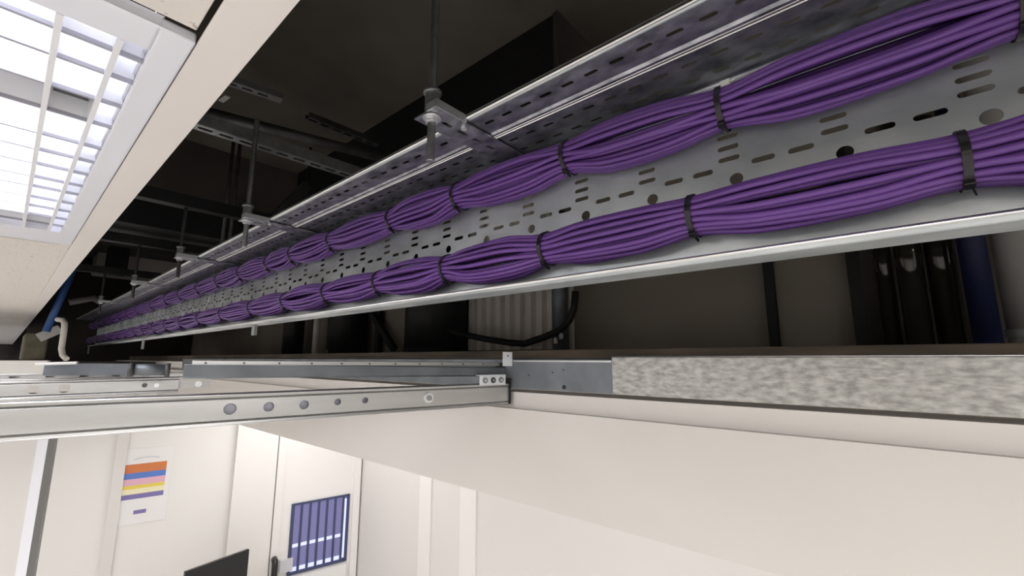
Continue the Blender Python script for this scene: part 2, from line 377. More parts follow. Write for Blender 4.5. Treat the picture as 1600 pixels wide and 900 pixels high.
# ================================================================ CEILING, FLUORESCENT FITTING
ZC = .294
FX0, FX1, FY0, FY1 = -.52, .0838, .4645, 1.60      # fitting outline
def tile(name, x0, x1, y0, y1, label):
    b = MB(); b.box(x0, x1, y0, y1, ZC + .004, ZC + .02); return tag(b.build(name, 'tile', bevel=.001), label, 'ceiling tile', 'ceiling tiles beside the light')
tile('ceiling_tile', FX0, FX1 - .003, -.14, FY0 - .012, 'pitted ceiling tile at the top edge, before the light fitting')
tile('ceiling_tile', FX0, FX1 + .008, FY1 + .01, 3.29, 'pale speckled ceiling tile just beyond the light fitting')
tile('ceiling_tile', FX0, FX1 + .008, 3.294, 5.0, 'furthest ceiling tile, past the joint beyond the light fitting')
struct(MB().box(-3.2, FX0 - .004, -3.2, 14.0, ZC, ZC + .02).build('ceiling', 'tile'), 'rest of the pale suspended ceiling', 'ceiling')
struct(MB().box(FX0, FX1, -3.2, -.145, ZC, ZC + .02).box(FX0, FX1 + .008, 5.004, 14.0, ZC, ZC + .02).box(FX0, FX1 + .04, -3.2, -.62, ZC + .001, ZC + .02).build('ceiling_2', 'tile'), 'suspended ceiling before and behind the loose tiles', 'ceiling')
g = thing('trim_1', (.105, 0, ZC), 'wide white ceiling edge trim between the light and the open void', 'trim', None, 'structure')
MB().box(FX1 + .001, .1256, -.62, 14.0, ZC - .001, ZC + .0025).build('trim_face', 'tbar', g, bevel=.0008)
MB().box(.1235, .1256, -.62, 14.0, ZC + .0025, ZC + .030).build('trim_upstand', 'tbar', g)
lt = thing('light_fitting', (-.2, 1, ZC), 'recessed fluorescent ceiling light with white frame and bright louvre grid', 'ceiling light')
IX0, IX1, IY0, IY1 = -.493, .057, .51, 1.452
b = MB(); zb = ZC - .002
b.box(IX1, FX1, FY0, FY1, zb, zb + .012); b.box(FX0, IX0, FY0, FY1, zb, zb + .012)
b.box(IX0, IX1, FY0, IY0, zb, zb + .012); b.box(IX0, IX1, IY1, FY1, zb, zb + .012)
b.build('frame', 'frame_white', lt, bevel=.002)
b = MB(); zt = ZC + .085
b.box(IX0 - .004, IX1 + .004, IY0 - .004, IY1 + .004, zt, zt + .003)
for a in ((IX0 - .004, IX0 - .001, IY0, IY1), (IX1 + .001, IX1 + .004, IY0, IY1), (IX0, IX1, IY0 - .004, IY0 - .001), (IX0, IX1, IY1 + .001, IY1 + .004)): b.box(*a, ZC + .010, zt)
b.build('housing', 'frame_white', lt)
for x in (-.435, -.30, -.16, -.045):
    MB().tube([(x, IY0 + .015, ZC + .062), (x, IY1 - .015, ZC + .062)], .013, 14).build('tube', 'tube', lt)
# cross blades and the longitudinal blades of the louvre, cross blade lips greyed to stand for their shaded undersides
blades = [.538, .590, .660, .732, .820, .888, .957, 1.03, 1.09, 1.165, 1.235, 1.31, 1.385]
for y in blades:
    b = MB(); b.hexa([(IX0, y - .0014, ZC + .002), (IX1, y - .0014, ZC + .002), (IX1, y + .0014, ZC + .002), (IX0, y + .0014, ZC + .002),
                      (IX0, y - .005, ZC + .034), (IX1, y - .005, ZC + .034), (IX1, y + .005, ZC + .034), (IX0, y + .005, ZC + .034)])
    o = b.build('cross_blade', 'louvre', lt)
    MB().box(IX0, IX1, y - .0021, y + .0021, ZC - .001, ZC + .003).build('blade_lip', 'blade_lip', lt)
for x in (-.44, -.36, -.28, -.20, -.12, -.003, .0365):
    b = MB(); b.hexa([(x - .0025, IY0, ZC - .002), (x + .0025, IY0, ZC - .002), (x + .0025, IY1, ZC - .002), (x - .0025, IY1, ZC - .002),
                      (x - .005, IY0, ZC + .035), (x + .005, IY0, ZC + .035), (x + .005, IY1, ZC + .035), (x - .005, IY1, ZC + .035)]).build('long_blade', 'louvre', lt)
# grey plates standing in for dim reflections in the louvre cells: one band a third of the way along, one at the far end
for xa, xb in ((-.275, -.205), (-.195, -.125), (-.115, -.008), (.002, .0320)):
    MB().box(xa, xb, .666, .727, ZC + .030, ZC + .034).build('reflection_plate', 'cell_grey', lt)
    for ya, yb in ((1.315, 1.38), (1.39, 1.448)): MB().box(xa, xb, ya, yb, ZC + .022, ZC + .026).build('reflection_plate', 'cell_grey', lt)
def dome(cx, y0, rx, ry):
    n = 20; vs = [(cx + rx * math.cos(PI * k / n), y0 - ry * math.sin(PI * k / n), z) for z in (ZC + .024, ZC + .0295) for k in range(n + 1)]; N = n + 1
    MB().add(vs, [tuple(range(N)), tuple(range(N, 2 * N))[::-1]] + [(k, (k + 1) % N, N + (k + 1) % N, N + k) for k in range(N)]).build('dark_reflection', 'louvre_grey', lt)
dome(.0168, .7275, .0150, .060); dome(-.16, .727, .030, .045)  # dark half discs standing in for reflections inside two louvre cells

# ================================================================ BULKHEAD, TRACKS
XW = .75
struct(MB().box(XW + .012, XW + .10, -1.6, 6.0, -.30 * 1.015, -.0745).build('wall_bulkhead', 'board'), 'long pale plasterboard bulkhead under the steel track', 'wall')
b = MB(); b.hexa([(XW - .001, -1.6, -.3005), (XW + .0115, -1.6, -.3005), (XW + .0115, 6, -.3005), (XW - .001, 6, -.3005), (XW - .001, -1.6, -.1095), (XW + .0115, -1.6, -.1095), (XW + .0115, 6, -.1095), (XW - .001, 6, -.1095)])
struct(b.build('trim_2', 'board'), 'lower plasterboard layer on the bulkhead face', 'trim')
yj = at(957, 590, X=XW).y
b = MB(); pr = [(XW + .062, 0, .0035), (XW + .003, 0, .0035), (XW, 0, .001), (XW, 0, -.0655), (XW + .008, 0, -.0655)]
b.sweep(pr, (0, -1.5, 0), (0, yj, 0))
tr = thing('steel_track', (XW, 0, -.065), 'wide mottled galvanised track on top of the bulkhead at right', 'steel track')
b.build('track_web', 'spangle', tr, .0009)
MB().tube([(XW + .001, -1.5, .0035), (XW + .001, yj, .0035)], .0013, 8).build('top_edge', 'galv_edge', tr)
yk = at(797, 590, X=XW).y
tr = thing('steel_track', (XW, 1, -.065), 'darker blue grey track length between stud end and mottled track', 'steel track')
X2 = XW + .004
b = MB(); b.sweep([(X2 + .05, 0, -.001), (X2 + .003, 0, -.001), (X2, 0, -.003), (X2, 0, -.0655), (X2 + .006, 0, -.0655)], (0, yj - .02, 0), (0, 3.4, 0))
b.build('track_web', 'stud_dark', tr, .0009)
MB().bar((X2 - .0015, yj + .001, -.006), (X2 - .0015, yk - .01, -.006), .006, .003).build('top_lip', 'stud', tr)
for px, py in ((863, 582), (880, 578), (826, 586)):
    p = at(px, py, X=X2 - .0012); MB().tube([p, p + V(.001, 0, 0)], .0016, 10).build('dimple', 'blackish', tr)
p = at(881, 605, X=X2 - .0015); MB().tube([p, p + V(.001, 0, 0)], .0042, 14).build('screw_hole', 'blackish', tr)
# timber behind the track, ceiling board of the far room
tag(MB().box(XW + .065, XW + .11, -1.5, 5.6, -.019, .019).build('timber_batten', 'timber', bevel=.002), 'long brown timber batten lying behind the steel track', 'batten')
struct(MB().box(XW + .02, 2.6, -3.2, 6.1, -.06, -.02).build('ceiling_3', 'board'), 'boarded ceiling of the room beyond the bulkhead', 'ceiling')

# ================================================================ STUD FRAME CROSSING THE PICTURE
def skew_stud(name, label, pr, pl, D, holes, material='stud', depth=.045, ribs=True, group=None):
    """stud between a right end (px, top, bottom) and a left end, standing in the plane E1.P = D"""
    rt, rb = at(pr[0], pr[1], D=D), at(pr[0], pr[2], D=D); lt_, lb = at(pl[0], pl[1], D=D), at(pl[0], pl[2], D=D)
    hR, hL = (rt.z - rb.z), (lt_.z - lb.z)
    A, B = lb, rb; eu = (B - A); L = eu.length; eu.normalize(); hh = (hR + hL) / 2
    ev = Vector((0, 0, 1)); ev = (ev - eu * ev.dot(eu)).normalized()
    root = thing(name, (A + B) / 2, label, 'metal stud', group)
    b = MB(); bk = E1
    lo = -.35 if pl[0] <= 2 else 0
    if ribs:
        e = hh * .16
        b.holed(A, eu, ev, lo, L, e, hh - e, holes(A, eu, ev, L, hh))
        for v0, s in ((e, -1), (hh - e, 1)):
            prof = [ev * v0, ev * (v0 + s * e * .25) + bk * .003, ev * (v0 + s * e * .5), ev * (v0 + s * e * .92) - bk * .0005]
            b.sweep([p for p in prof], A + eu * lo, A + eu * L)
    else: b.add([A + eu * lo, A + eu * L, A + eu * L + ev * hh, A + eu * lo + ev * hh], [(0, 1, 2, 3)])
    b.build('web', material, root, .0009)
    b = MB()
    b.sweep([ev * hh, ev * hh + bk * depth, ev * (hh - .008) + bk * depth], A + eu * lo, A + eu * L)
    b.build('upper_flange', material, root, .0009)
    b = MB()
    b.sweep([ev * 0, bk * depth, ev * .008 + bk * depth], A + eu * lo, A + eu * L)
    b.build('lower_flange', material, root, .0009)
    for v in (0, hh): MB().tube([A + eu * lo + ev * v, A + eu * L + ev * v], .0012, 8).build('rolled_edge', 'galv_edge' if material == 'stud' else material, root)
    return root, A, eu, ev, L, hh
D1 = .802
def h1(A, eu, ev, L, hh):
    out = []
    for px, r in ((360, .0085), (420, .0075), (475, .0072), (527, .0055), (570, .0052)):
        P = at(px, 634, D=D1); out.append(((P - A).dot(eu), hh * (.52 if px < 500 else .56), .0002, r))
    return out
s1, A, eu, ev, L, hh = skew_stud('metal_stud', 'long bright steel stud with round holes crossing in front of the bulkhead', (795, 600, 631), (0, 630, 690), D1, h1)
i0 = 0.0; i1 = (at(596, 625, D=D1) - A).dot(eu)
MB().add([A + E1 * .012 + eu * i0 + ev * hh * .14, A + E1 * .012 + eu * i1 + ev * hh * .14, A + E1 * .012 + eu * i1 + ev * hh * .86, A + E1 * .012 + eu * i0 + ev * hh * .86], [(0, 1, 2, 3)]).build('inner_web', 'inner_zinc', s1, .001)
def disc(parent, name, P, r, th, m, n=18):
    return MB().tube([P - E1 * th, P], r, n).build(name, m, parent)
P = A + eu * ((at(669, 622, D=D1) - A).dot(eu)) + ev * hh * .52
o = disc(s1, 'bolt', P, .0095, .004, 'bright'); MB().tube([P - E1 * .0045, P - E1 * .0085], .0055, 6).build('bolt_head', 'rod', o)
P = A + eu * (L + .001) + ev * hh * .5
MB().obox(P + E1 * .018 + ev * .006, eu * .0022, E1 * .022, ev * (hh * .5 + .006)).build('end_plate', 'blackish', s1)
# fixing plate with three screws on top of the stud's end
cp = at(770, 594, D=D1 - .004)
fp = thing('fixing_plate', cp, 'small white angle plate with three screws at the end of the bright stud', 'bracket')
wv = (at(790, 594, D=D1 - .004) - at(750, 594, D=D1 - .004)).length / 2
MB().obox(cp, eu * wv, E1 * .001, ev * .0105).build('plate', 'white_bracket', fp, bevel=.0006)
MB().obox(cp + ev * .0105 + E1 * .012, eu * wv, E1 * .013, ev * .001).build('top_leaf', 'white_bracket', fp)
for k in (-1, 0, 1):
    q = cp + eu * wv * .62 * k - E1 * .0012
    o = disc(fp, 'screw', q, .0062, .002, 'rod' if k else 'dark_steel'); MB().tube([q - E1 * .0022, q - E1 * .0032], .0026, 6).build('screw_socket', 'bright' if k else 'stud', o)
# second stud, behind
D2 = 1.28
def h2(A, eu, ev, L, hh):
    return [((at(px, 605, D=D2) - A).dot(eu), hh * .5, .0002, r) for px, r in ((53, .0085), (101, .0085))]
s2, A2, eu2, ev2, L2, hh2 = skew_stud('metal_stud', 'second steel stud, behind the long bright one, its cut end at left', (278, 592, 612), (0, 595, 624), D2, h2)
for px, m_ in ((226, 'dark_steel'), (245, 'bright')):
    P = at(px, 602, D=D2 - .001); o = disc(s2, 'screw', P, .0048, .003, m_)
P0, P1 = at(278, 601, D=D2 + .012), at(330, 599, D=D2 + .012)
br = thing('joining_bar', P0, 'pale bar sticking out of the end of the second stud', 'bar')
MB().bar(P0 - eu2 * .05, P1, .004, .017).build('bar', 'stud', br)
P = at(310, 600, D=D2 + .008); disc(br, 'screw', P, .007, .003, 'bright')
# thin perforated rail above it and dark profile behind, top rail
D3 = 1.42
def h3(A, eu, ev, L, hh): return [(.02 + .055 * k, hh * .5, .006, .0017) for k in range(int(L / .055))]
skew_stud('perforated_rail', 'thin perforated rail just above the second stud', (290, 584, 589), (0, 583, 594), D3, h3, 'stud', .02)
D4 = .815
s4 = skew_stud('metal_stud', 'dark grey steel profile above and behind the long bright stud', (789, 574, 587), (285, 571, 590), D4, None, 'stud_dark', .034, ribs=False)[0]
for (pa, ta, ba), (pb, tb, bb) in (((205, 570, 585), (262, 570, 586)),):
    a_, b_ = at(pa, (ta + ba) / 2, D=D4 + .3), at(pb, (tb + bb) / 2, D=D4 + .3)
    cl = thing('conduit_sleeve', (a_ + b_) / 2, 'short dark tube with end collars left of the dark profile', 'conduit')
    MB().tube([a_, b_], .011, 14).build('sleeve', 'stud_dark', cl)
    for q in (a_, b_): MB().tube([q - eu * .004, q + eu * .004], .0135, 14).build('collar', 'dark_steel', cl)
a_, b_ = at(70, 577, D=1.35), at(205, 577, D=1.35)
tag(MB().bar(a_, b_, .02, .026).build('dark_conduit', 'stud_dark'), 'dark grey trunking at left, in line with the short dark tube', 'conduit')
a_, b_ = at(56, 569, D=1.3), at(122, 567, D=1.3)
tag(MB().bar(a_, b_, .02, .006).build('white_strip', 'clip', bevel=.002), 'slim white strip lying on the dark trunking at left', 'strip')
a_, b_ = at(262, 579, D=1.1), at(310, 579, D=1.1)
D5 = .835
a_, b_ = at(300, 567, D=D5), at(772, 569, D=D5)
rl = thing('top_rail', (a_ + b_) / 2, 'slim pale steel rail with screw heads lying above the dark profile', 'rail')
MB().bar(a_, b_ + (b_ - a_) * .012, .026, .0085).build('rail', 'stud', rl, bevel=.001)
for k in range(11):
    P = a_ + (b_ - a_) * (.03 + .09 * k) - E1 * .0135; disc(rl, 'screw', P, .0016, .0012, 'dark_steel', 8)
cp = at(793, 561, D=.786)
tb = thing('fixing_tab', cp, 'small upright white tab with a hole at the end of the pale rail', 'bracket')
MB().obox(cp, eu * .0125, E1 * .0008, ev * .0155).build('tab', 'white_bracket', tb)
disc(tb, 'hole', cp + ev * .007 - E1 * .0009, .0018, .0004, 'blackish', 10)
a_, b_ = at(0, 574, D=1.6), at(75, 574, D=1.6)
tag(MB().bar(a_ - eu * .4, b_, .03, .034).build('pale_rail', 'cream'), 'pale ceiling rail at the left edge above the second stud', 'rail')

# ================================================================ VOID ABOVE
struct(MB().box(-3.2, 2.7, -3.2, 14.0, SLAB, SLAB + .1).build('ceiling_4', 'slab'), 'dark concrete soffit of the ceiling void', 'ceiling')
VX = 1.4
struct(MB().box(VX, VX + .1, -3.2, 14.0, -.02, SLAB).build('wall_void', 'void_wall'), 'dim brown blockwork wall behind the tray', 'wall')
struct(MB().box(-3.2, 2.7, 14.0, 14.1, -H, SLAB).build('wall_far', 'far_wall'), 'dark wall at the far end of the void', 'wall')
struct(MB().box(.127, VX, 6.0, 6.08, -.3, SLAB).build('wall_light_block', 'far_wall'), 'added dark wall keeping lamp light out of the far void', 'wall')  # added to block lamp light at the end of the void
struct(MB().box(.127, XW - .002, 4.1, 6.0, -.04, -.025).build('ceiling_light_block', 'far_wall'), 'added dark board keeping lamp light from rising into the far void', 'ceiling')  # added to stop light coming up through the far gap
# downstand beams
bd = thing('black_duct', (1.0, 1.5, .62), 'long black duct high above the tray rim, right of the tallest hanger rod', 'duct')
MB().box(.935, 1.16, .64, 2.34, .62, SLAB).build('casing', 'blackish', bd, bevel=.003)
MB().box(.93, 1.165, .624, .64, .614, SLAB).build('end_panel', 'far_wall', bd)
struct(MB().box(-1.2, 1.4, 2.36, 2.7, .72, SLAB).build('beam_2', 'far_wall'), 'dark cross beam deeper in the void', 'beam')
# cross strut and pipes under the soffit
a_, b_ = at(290, 192, Z=SZ), at(600, 292, Z=SZ)
def strut(a, b, w, h, label, name='slotted_strut', m_='rod'):
    root = thing(name, (a + b) / 2, label, 'strut'); e = (b - a); L = e.length; e.normalize(); sd = V(-e.y, e.x, 0)
    mb = MB(); mb.holed(a, e, sd, 0, L, -w / 2, w / 2, [(.02 + .045 * k, 0, .010, .006) for k in range(int(L / .045))]).build('slotted_face', m_, root, .002)
    mb = MB()
    for s in (-1, 1): mb.obox((a + b) / 2 + sd * s * w / 2 + V(0, 0, h / 2), e * L / 2, sd * .001, (0, 0, h / 2))
    mb.build('side', m_, root); return root
ea = (b_ - a_).normalized()
strut(a_ - ea * .25, b_ + ea * .45, .036, .03, 'long slotted strut crossing under the soffit behind the second hanger rod')
a_, b_ = at(300, 170, Z=.68), at(560, 237, Z=.68); ea = (b_ - a_).normalized()
tag(MB().tube([a_ - ea * .3, b_ + ea * .3], .016, 12).build('dark_pipe', 'dark_steel'), 'dim round pipe crossing just above the long slotted strut', 'pipe')
a_, b_ = at(480, 185, Z=.86), at(590, 228, Z=.86)
strut(a_, b_, .03, .02, 'short slotted strut close to the bright tray rim', m_='dark_steel')
a_, b_ = at(350, 127, Z=.88), at(440, 158, Z=.88)
strut(a_, b_, .035, .02, 'short slotted strut beside the white ceiling trim', m_='rod')
a_, b_ = at(345, 158, Z=.80), at(356, 150, Z=.80)
tag(MB().bar(a_, b_, .015, .004).build('strut_clamp', 'bright'), 'tiny bright clamp against the white ceiling trim', 'clamp')
tag(MB().box(-.3, 1.35, 2.36, 2.6, .56, .715).build('air_duct', 'blackish', bevel=.004), 'black flat duct crossing deep in the void behind the slotted strut', 'duct')
for i, (px, py, lab) in enumerate(((353, 330, 'thin dark drop rod left of the second hanger, deep in the void'), (364, 330, 'thin dark drop rod nearest the second hanger in the void'), (483, 260, 'thin dark drop rod above the bright tray rim'))):
    p = at(px, py, Y=2.0); tag(MB().tube([(p.x, p.y, .45 if i < 2 else .5), (p.x, p.y, SLAB)], .007, 8).build('drop_rod', 'dark_steel'), lab, 'rod', 'thin drop rods in the void')
a_, b_ = at(425, 345, Y=1.9), at(480, 290, Y=1.9)
tag(MB().bar(a_, b_, .04, .04).build('brace', 'dark_steel'), 'dim diagonal brace behind the bright tray rim', 'brace')
# far end clutter
p, q = at(100, 512, Y=3.6), at(97, 545, Y=3.6)
hk = [at(90, 499, Y=3.66), at(98, 500, Y=3.62), at(101, 505, Y=3.6), at(100, 518, Y=3.6), at(98, 532, Y=3.6), at(96, 545, Y=3.6), at(98, 555, Y=3.58), at(104, 561, Y=3.55)]
tag(MB().tube(hk, .014, 12).build('white_pipe', 'cream'), 'white bent pipe standing at the far left end of the tray', 'pipe')
a_, b_ = at(104, 445, Y=4.2), at(72, 518, Y=4.2)
tag(MB().tube([a_ + (a_ - b_) * .8, b_], .020, 14).build('blue_pipe', 'blue'), 'slanting blue pipe by the far end of the white ceiling trim', 'pipe')
a_, b_ = at(45, 528, Y=4.6), at(78, 520, Y=4.6)
tag(MB().box(at(38, 530, Y=4.6).x, at(76, 530, Y=4.6).x, 4.6, 5.1, at(60, 562, Y=4.6).z, at(60, 521, Y=4.6).z).build('buff_block', 'block', bevel=.01), 'buff coloured block left of the white bent pipe', 'block')
a_, b_ = at(60, 528, Y=4.4), at(94, 514, Y=4.4)
tag(MB().bar(a_, b_, .06, .06).build('grey_beam', 'grey_pipe'), 'grey slanting bar behind the white bent pipe', 'bar')
x0, x1 = at(150, 415, Y=5.6).x, at(290, 415, Y=5.6).x
dk = thing('far_duct', ((x0 + x1) / 2, 5.6, at(200, 432, Y=5.6).z), 'pale duct end seen far off over the tray', 'duct')
MB().box(x0, x1, 5.6, 5.95, at(200, 430, Y=5.6).z, at(200, 398, Y=5.6).z).build('casing', 'sheet', dk, bevel=.02)  # casing in the pale sheet colour
MB().box(x0 - .02, x1 + .02, 5.57, 5.6, at(200, 432, Y=5.6).z, at(200, 427, Y=5.6).z).build('edge_rim', 'dark_steel', dk)
a_ = at(186, 400, Y=5.2)
tag(MB().box(a_.x - .07, a_.x + .07, 5.2, 5.35, at(186, 428, Y=5.2).z, SLAB).build('dark_post', 'blackish'), 'black post in front of the pale duct', 'post')
a_, b_ = at(108, 472, Y=5.5), at(180, 476, Y=5.5)
tag(MB().tube([a_, (a_ + b_) / 2 + V(0, 0, .05), b_ + V(0, 0, -.05)], .03, 10).build('lagged_pipe', 'grey_pipe'), 'dim lagged pipe arching behind the far end of the tray', 'pipe')

# services against the void wall, below the tray
def upright(name, px0, px1, py, X, m_, label, cat, round_=False, z0=-.02, z1=.55, group=None):
    a_, b_ = at(px0, py, X=X), at(px1, py, X=X)
    if round_:
        r = abs(a_.y - b_.y) / 2 * .93; c = ((a_ + b_) / 2)
        mb = MB().tube([(X, c.y, z0), (X, c.y, z1)], r, 24)
    else: mb = MB().box(X, X + .03, min(a_.y, b_.y), max(a_.y, b_.y), z0, z1)
    return tag(mb.build(name, m_), label, cat, group)
upright('flat_strap', 1197, 1212, 480, VX - .031, 'blackish', 'slim black upright strap on the brown wall under the tray', 'strap')
upright('black_channel', 1328, 1350, 460, VX - .031, 'blackish', 'wider black upright channel left of the glossy dark pipe', 'channel')
upright('grey_board', 1350, 1372, 460, VX - .031, 'far_wall', 'dim grey panel edge between the black channel and glossy pipe', 'panel')
upright('dark_column', 1374, 1402, 460, VX - .06, 'dark_pipe', 'narrow dark glossy pipe right of the black channel', 'pipe', True)
upright('glossy_pipe', 1404, 1452, 460, VX - .09, 'dark_pipe', 'dark glossy pipe with long bright highlight under the tray', 'pipe', True)
upright('glossy_pipe', 1452, 1506, 460, VX - .07, 'dark_pipe', 'dark glossy pipe beside the navy pipe', 'pipe', True)
upright('navy_pipe', 1506, 1558, 460, VX - .14, 'navy', 'flat navy blue upright pipe under the tray at right', 'pipe', True, .012)
o = thing('grey_pipe', at(1600, 520, X=VX - .1), 'light grey upright pipe with white collar at the right edge', 'pipe')
a_, b_ = at(1560, 460, X=VX - .1), at(1660, 460, X=VX - .1); r_ = abs(a_.y - b_.y) / 2; c_ = (a_ + b_) / 2
MB().tube([(c_.x, c_.y, -.02), (c_.x, c_.y, .9)], r_ * .95, 28).build('shaft', 'grey_pipe', o)
zc_ = at(1590, 521, X=VX - .1).z
MB().tube([(c_.x, c_.y, zc_ - .008), (c_.x, c_.y, zc_ + .008)], r_ * 1.03, 28).build('collar', 'clip', o)
# profiled pale sheet
a_, b_ = at(727, 500, X=VX - .05), at(868, 500, X=VX - .05)
ys, ye = max(a_.y, b_.y), min(a_.y, b_.y); prof = []; n = 9
mb = MB(); zs = (.035, .8)
pp = []
for k in range(n):
    y_ = ys + (ye - ys) * k / n; w_ = (ye - ys) / n
    pp += [(VX - .03, y_), (VX - .03, y_ + w_ * .42), (VX - .055, y_ + w_ * .5), (VX - .055, y_ + w_ * .92)]
pp.append((VX - .03, ye))
vs = [(x, y, z) for z in zs for x, y in pp]; N = len(pp)
mb.add(vs, [(i, i + 1, N + i + 1, N + i) for i in range(N - 1)])
tag(mb.build('profiled_sheet', 'sheet', thick=.001), 'pale grey profiled sheet standing behind the drooping black cable', 'sheet')
upright('black_flue', 650, 717, 505, VX - .14, 'blackish', 'broad black upright flue left of the pale profiled sheet', 'flue', True)
upright('dark_blue_pipe', 864, 886, 500, VX - .10, 'stud_dark', 'dark bluish pipe right of the pale profiled sheet', 'pipe', True)
upright('conduit', 889, 897, 500, VX - .04, 'sheet', 'slim pale conduit beside the dark bluish pipe', 'conduit', True)
upright('black_pipe', 528, 560, 505, VX - .12, 'blackish', 'black upright pipe under the middle of the tray', 'pipe', True)
upright('black_pipe', 452, 466, 520, VX - .12, 'blackish', 'slim black upright pipe left of the pale conduit', 'pipe', True)
upright('pale_conduit', 492, 497, 520, VX - .12, 'sheet', 'slim pale conduit between two black upright pipes', 'conduit', True)
upright('dark_board', 497, 528, 520, VX - .05, 'void_wall', 'dim brown panel behind the pale conduit', 'panel')
upright('grey_board', 600, 650, 510, VX - .05, 'void_wall', 'dim brown panel left of the broad black flue', 'panel')
upright('black_stanchion', 586, 592, 510, VX - .09, 'blackish', 'thin black post beside the diagonal brace under the tray', 'post')
a_, b_ = at(588, 500, X=VX - .10), at(616, 546, X=VX - .10)
tag(MB().bar(a_ + (a_ - b_) * .5, b_, .03, .03, (1, 0, 0)).build('diagonal_brace', 'blackish'), 'black diagonal brace leaning under the tray', 'brace')
pts = [at(x, y, X=VX - .2) for x, y in ((700, 515), (726, 523), (760, 530), (800, 536), (820, 537), (850, 527), (875, 516), (890, 500), (897, 480), (899, 455))]
tag(MB().tube(pts, .012, 10).build('drooping_cable', 'blackish'), 'thick black cable drooping in front of the pale profiled sheet', 'cable')
for i, (px, py, lab) in enumerate(((868, 537, 'tiny bright fixing under the dark bluish pipe'), (877, 530, 'tiny bright fixing on the drooping black cable'), (512, 551, 'tiny bright fixing left of the middle black pipe'))):
    p = at(px, py, X=VX - .22)
    tag(MB().tube([p, p + V(0, 0, .012), p + V(0, 0, .02)], [.006, .008, .004], 8).build('fixing_cap', 'clip'), lab, 'fixing')  # small white fixing caps
for i, (px, lab) in enumerate(((222, 'grey drop bracket under the far part of the tray, before the white cap'), (396, 'small pale drop bracket under the tray near the middle'), (137, 'tiny grey bracket under the far end of the tray'))):
    p = at(px, (548, 531, 556)[i], X=XL + .02); zt = ZB - .002
    hgt = (.05, .03, .06)[i]
    tag(MB().box(p.x - .004, p.x + .004, p.y - .012, p.y + .012, zt - hgt, zt).build('drop_bracket', 'rod'), lab, 'bracket')

# ================================================================ ROOM BEYOND
DW = 4.0
def onw(px, py, D=DW): return at(px, py, D=D)
def skew_box(px0, px1, D0, D1, z0, z1, py=800, mb=None):
    a_, b_ = onw(px0, py, D0), onw(px1, py, D0); a0, b0 = a_.dot(E2), b_.dot(E2)
    mb = mb or MB()
    P = lambda e, d, z: E2 * e + E1 * d + V(0, 0, z)
    return mb.hexa([P(a0, D0, z0), P(b0, D0, z0), P(b0, D1, z0), P(a0, D1, z0), P(a0, D0, z1), P(b0, D0, z1), P(b0, D1, z1), P(a0, D1, z1)])
P = lambda e, d, z: E2 * e + E1 * d + V(0, 0, z)
# split in two so that the part under the bulkhead stays below its ceiling
mb = MB(); P2 = lambda e, d, z: E2 * e + E1 * d + V(0, 0, z)
mb.hexa([P2(-3.9, DW, -H), P2(3.2, DW, -H), P2(3.2, DW + .1, -H), P2(-3.9, DW + .1, -H), P2(-3.9, DW, -.062), P2(3.2, DW, -.062), P2(3.2, DW + .1, -.062), P2(-3.9, DW + .1, -.062)])
struct(mb.build('wall_back', 'wall'), 'white wall with the poster, below the stud', 'wall')
XR = 2.17
wr = MB().box(XR, XR + .1, -3.2, 3.58, -H, -.061)
struct(wr.build('wall_right', 'wall_beige'), 'pale beige wall under the bulkhead at right', 'wall')
def onx(px, py): return at(px, py, X=XR)
for i, (a_, b_, m_, lab) in enumerate(((656, 674, 'wall', 'pale pilaster strip on the beige wall'), (720, 745, 'wall', 'wider pale pilaster strip on the beige wall'))):
    ya, yb = onx(a_, 820).y, onx(b_, 820).y
    struct(MB().box(XR - .012, XR, min(ya, yb), max(ya, yb), -H, -.062).build('trim_%d' % (3 + i), m_), lab, 'trim')
# pilaster and door casing on the back wall
struct(skew_box(360, 426, DW - .05, DW - .001, -H, -.063).build('pillar_1', 'wall'), 'white wall pier left of the door with barred window', 'pillar')
struct(skew_box(168, 186, DW - .02, DW - .001, -H, -.063).build('trim_5', 'wall_beige'), 'flat cover strip left of the poster', 'trim')
dr = thing('door_1', onw(490, 830), 'white door with a barred window, seen under the bulkhead', 'door', None, 'structure')
skew_box(438, 556, DW - .03, DW - .002, -H + .01, -.3).build('leaf', 'doorp', dr)
mb = MB(); skew_box(551, 561, DW - .05, DW - .002, -H, -.1, mb=mb); skew_box(428, 440, DW - .042, DW - .002, -H, -.1, mb=mb); mb.build('door_frame', 'doorp', dr)
# window pane by its four picture corners
DG = DW - .034
g0, g1 = onw(455, 833, DG), onw(541, 833, DG); zt_, zb_ = onw(500, 782, DG).z, onw(500, 884, DG).z
e0, e1 = g0.dot(E2), g1.dot(E2)
def wb(mb, ea, eb, za, zb2, d0, d1): return mb.hexa([P(ea, d0, za), P(eb, d0, za), P(eb, d1, za), P(ea, d1, za), P(ea, d0, zb2), P(eb, d0, zb2), P(eb, d1, zb2), P(ea, d1, zb2)])
pane = wb(MB(), e0, e1, zb_, zt_, DG, DG + .003).build('window_pane', 'glass', dr)
wd, hg = e1 - e0, zt_ - zb_
mb = MB(); t_ = .012
for ea, eb, za, zb2 in ((e0 - t_, e0 + t_, zb_ - t_, zt_ + t_), (e1 - t_, e1 + t_, zb_ - t_, zt_ + t_), (e0, e1, zt_ - .004, zt_ + t_), (e0, e1, zb_ - t_, zb_ + .012)): wb(mb, ea, eb, za, zb2, DG - .008, DG)
mb.build('window_frame', 'bar', dr)
for k in range(1, 7):
    e = e0 + wd * (k / 6.6); wb(MB(), e - .009, e + .009, zb_, zt_, DG - .006, DG - .001).build('window_bar', 'bar', dr)
wb(MB(), e0 + wd * .925, e0 + wd * .975, zb_ + .02, zt_ - .02, DG - .004, DG - .002).build('bright_edge', 'glow', dr)
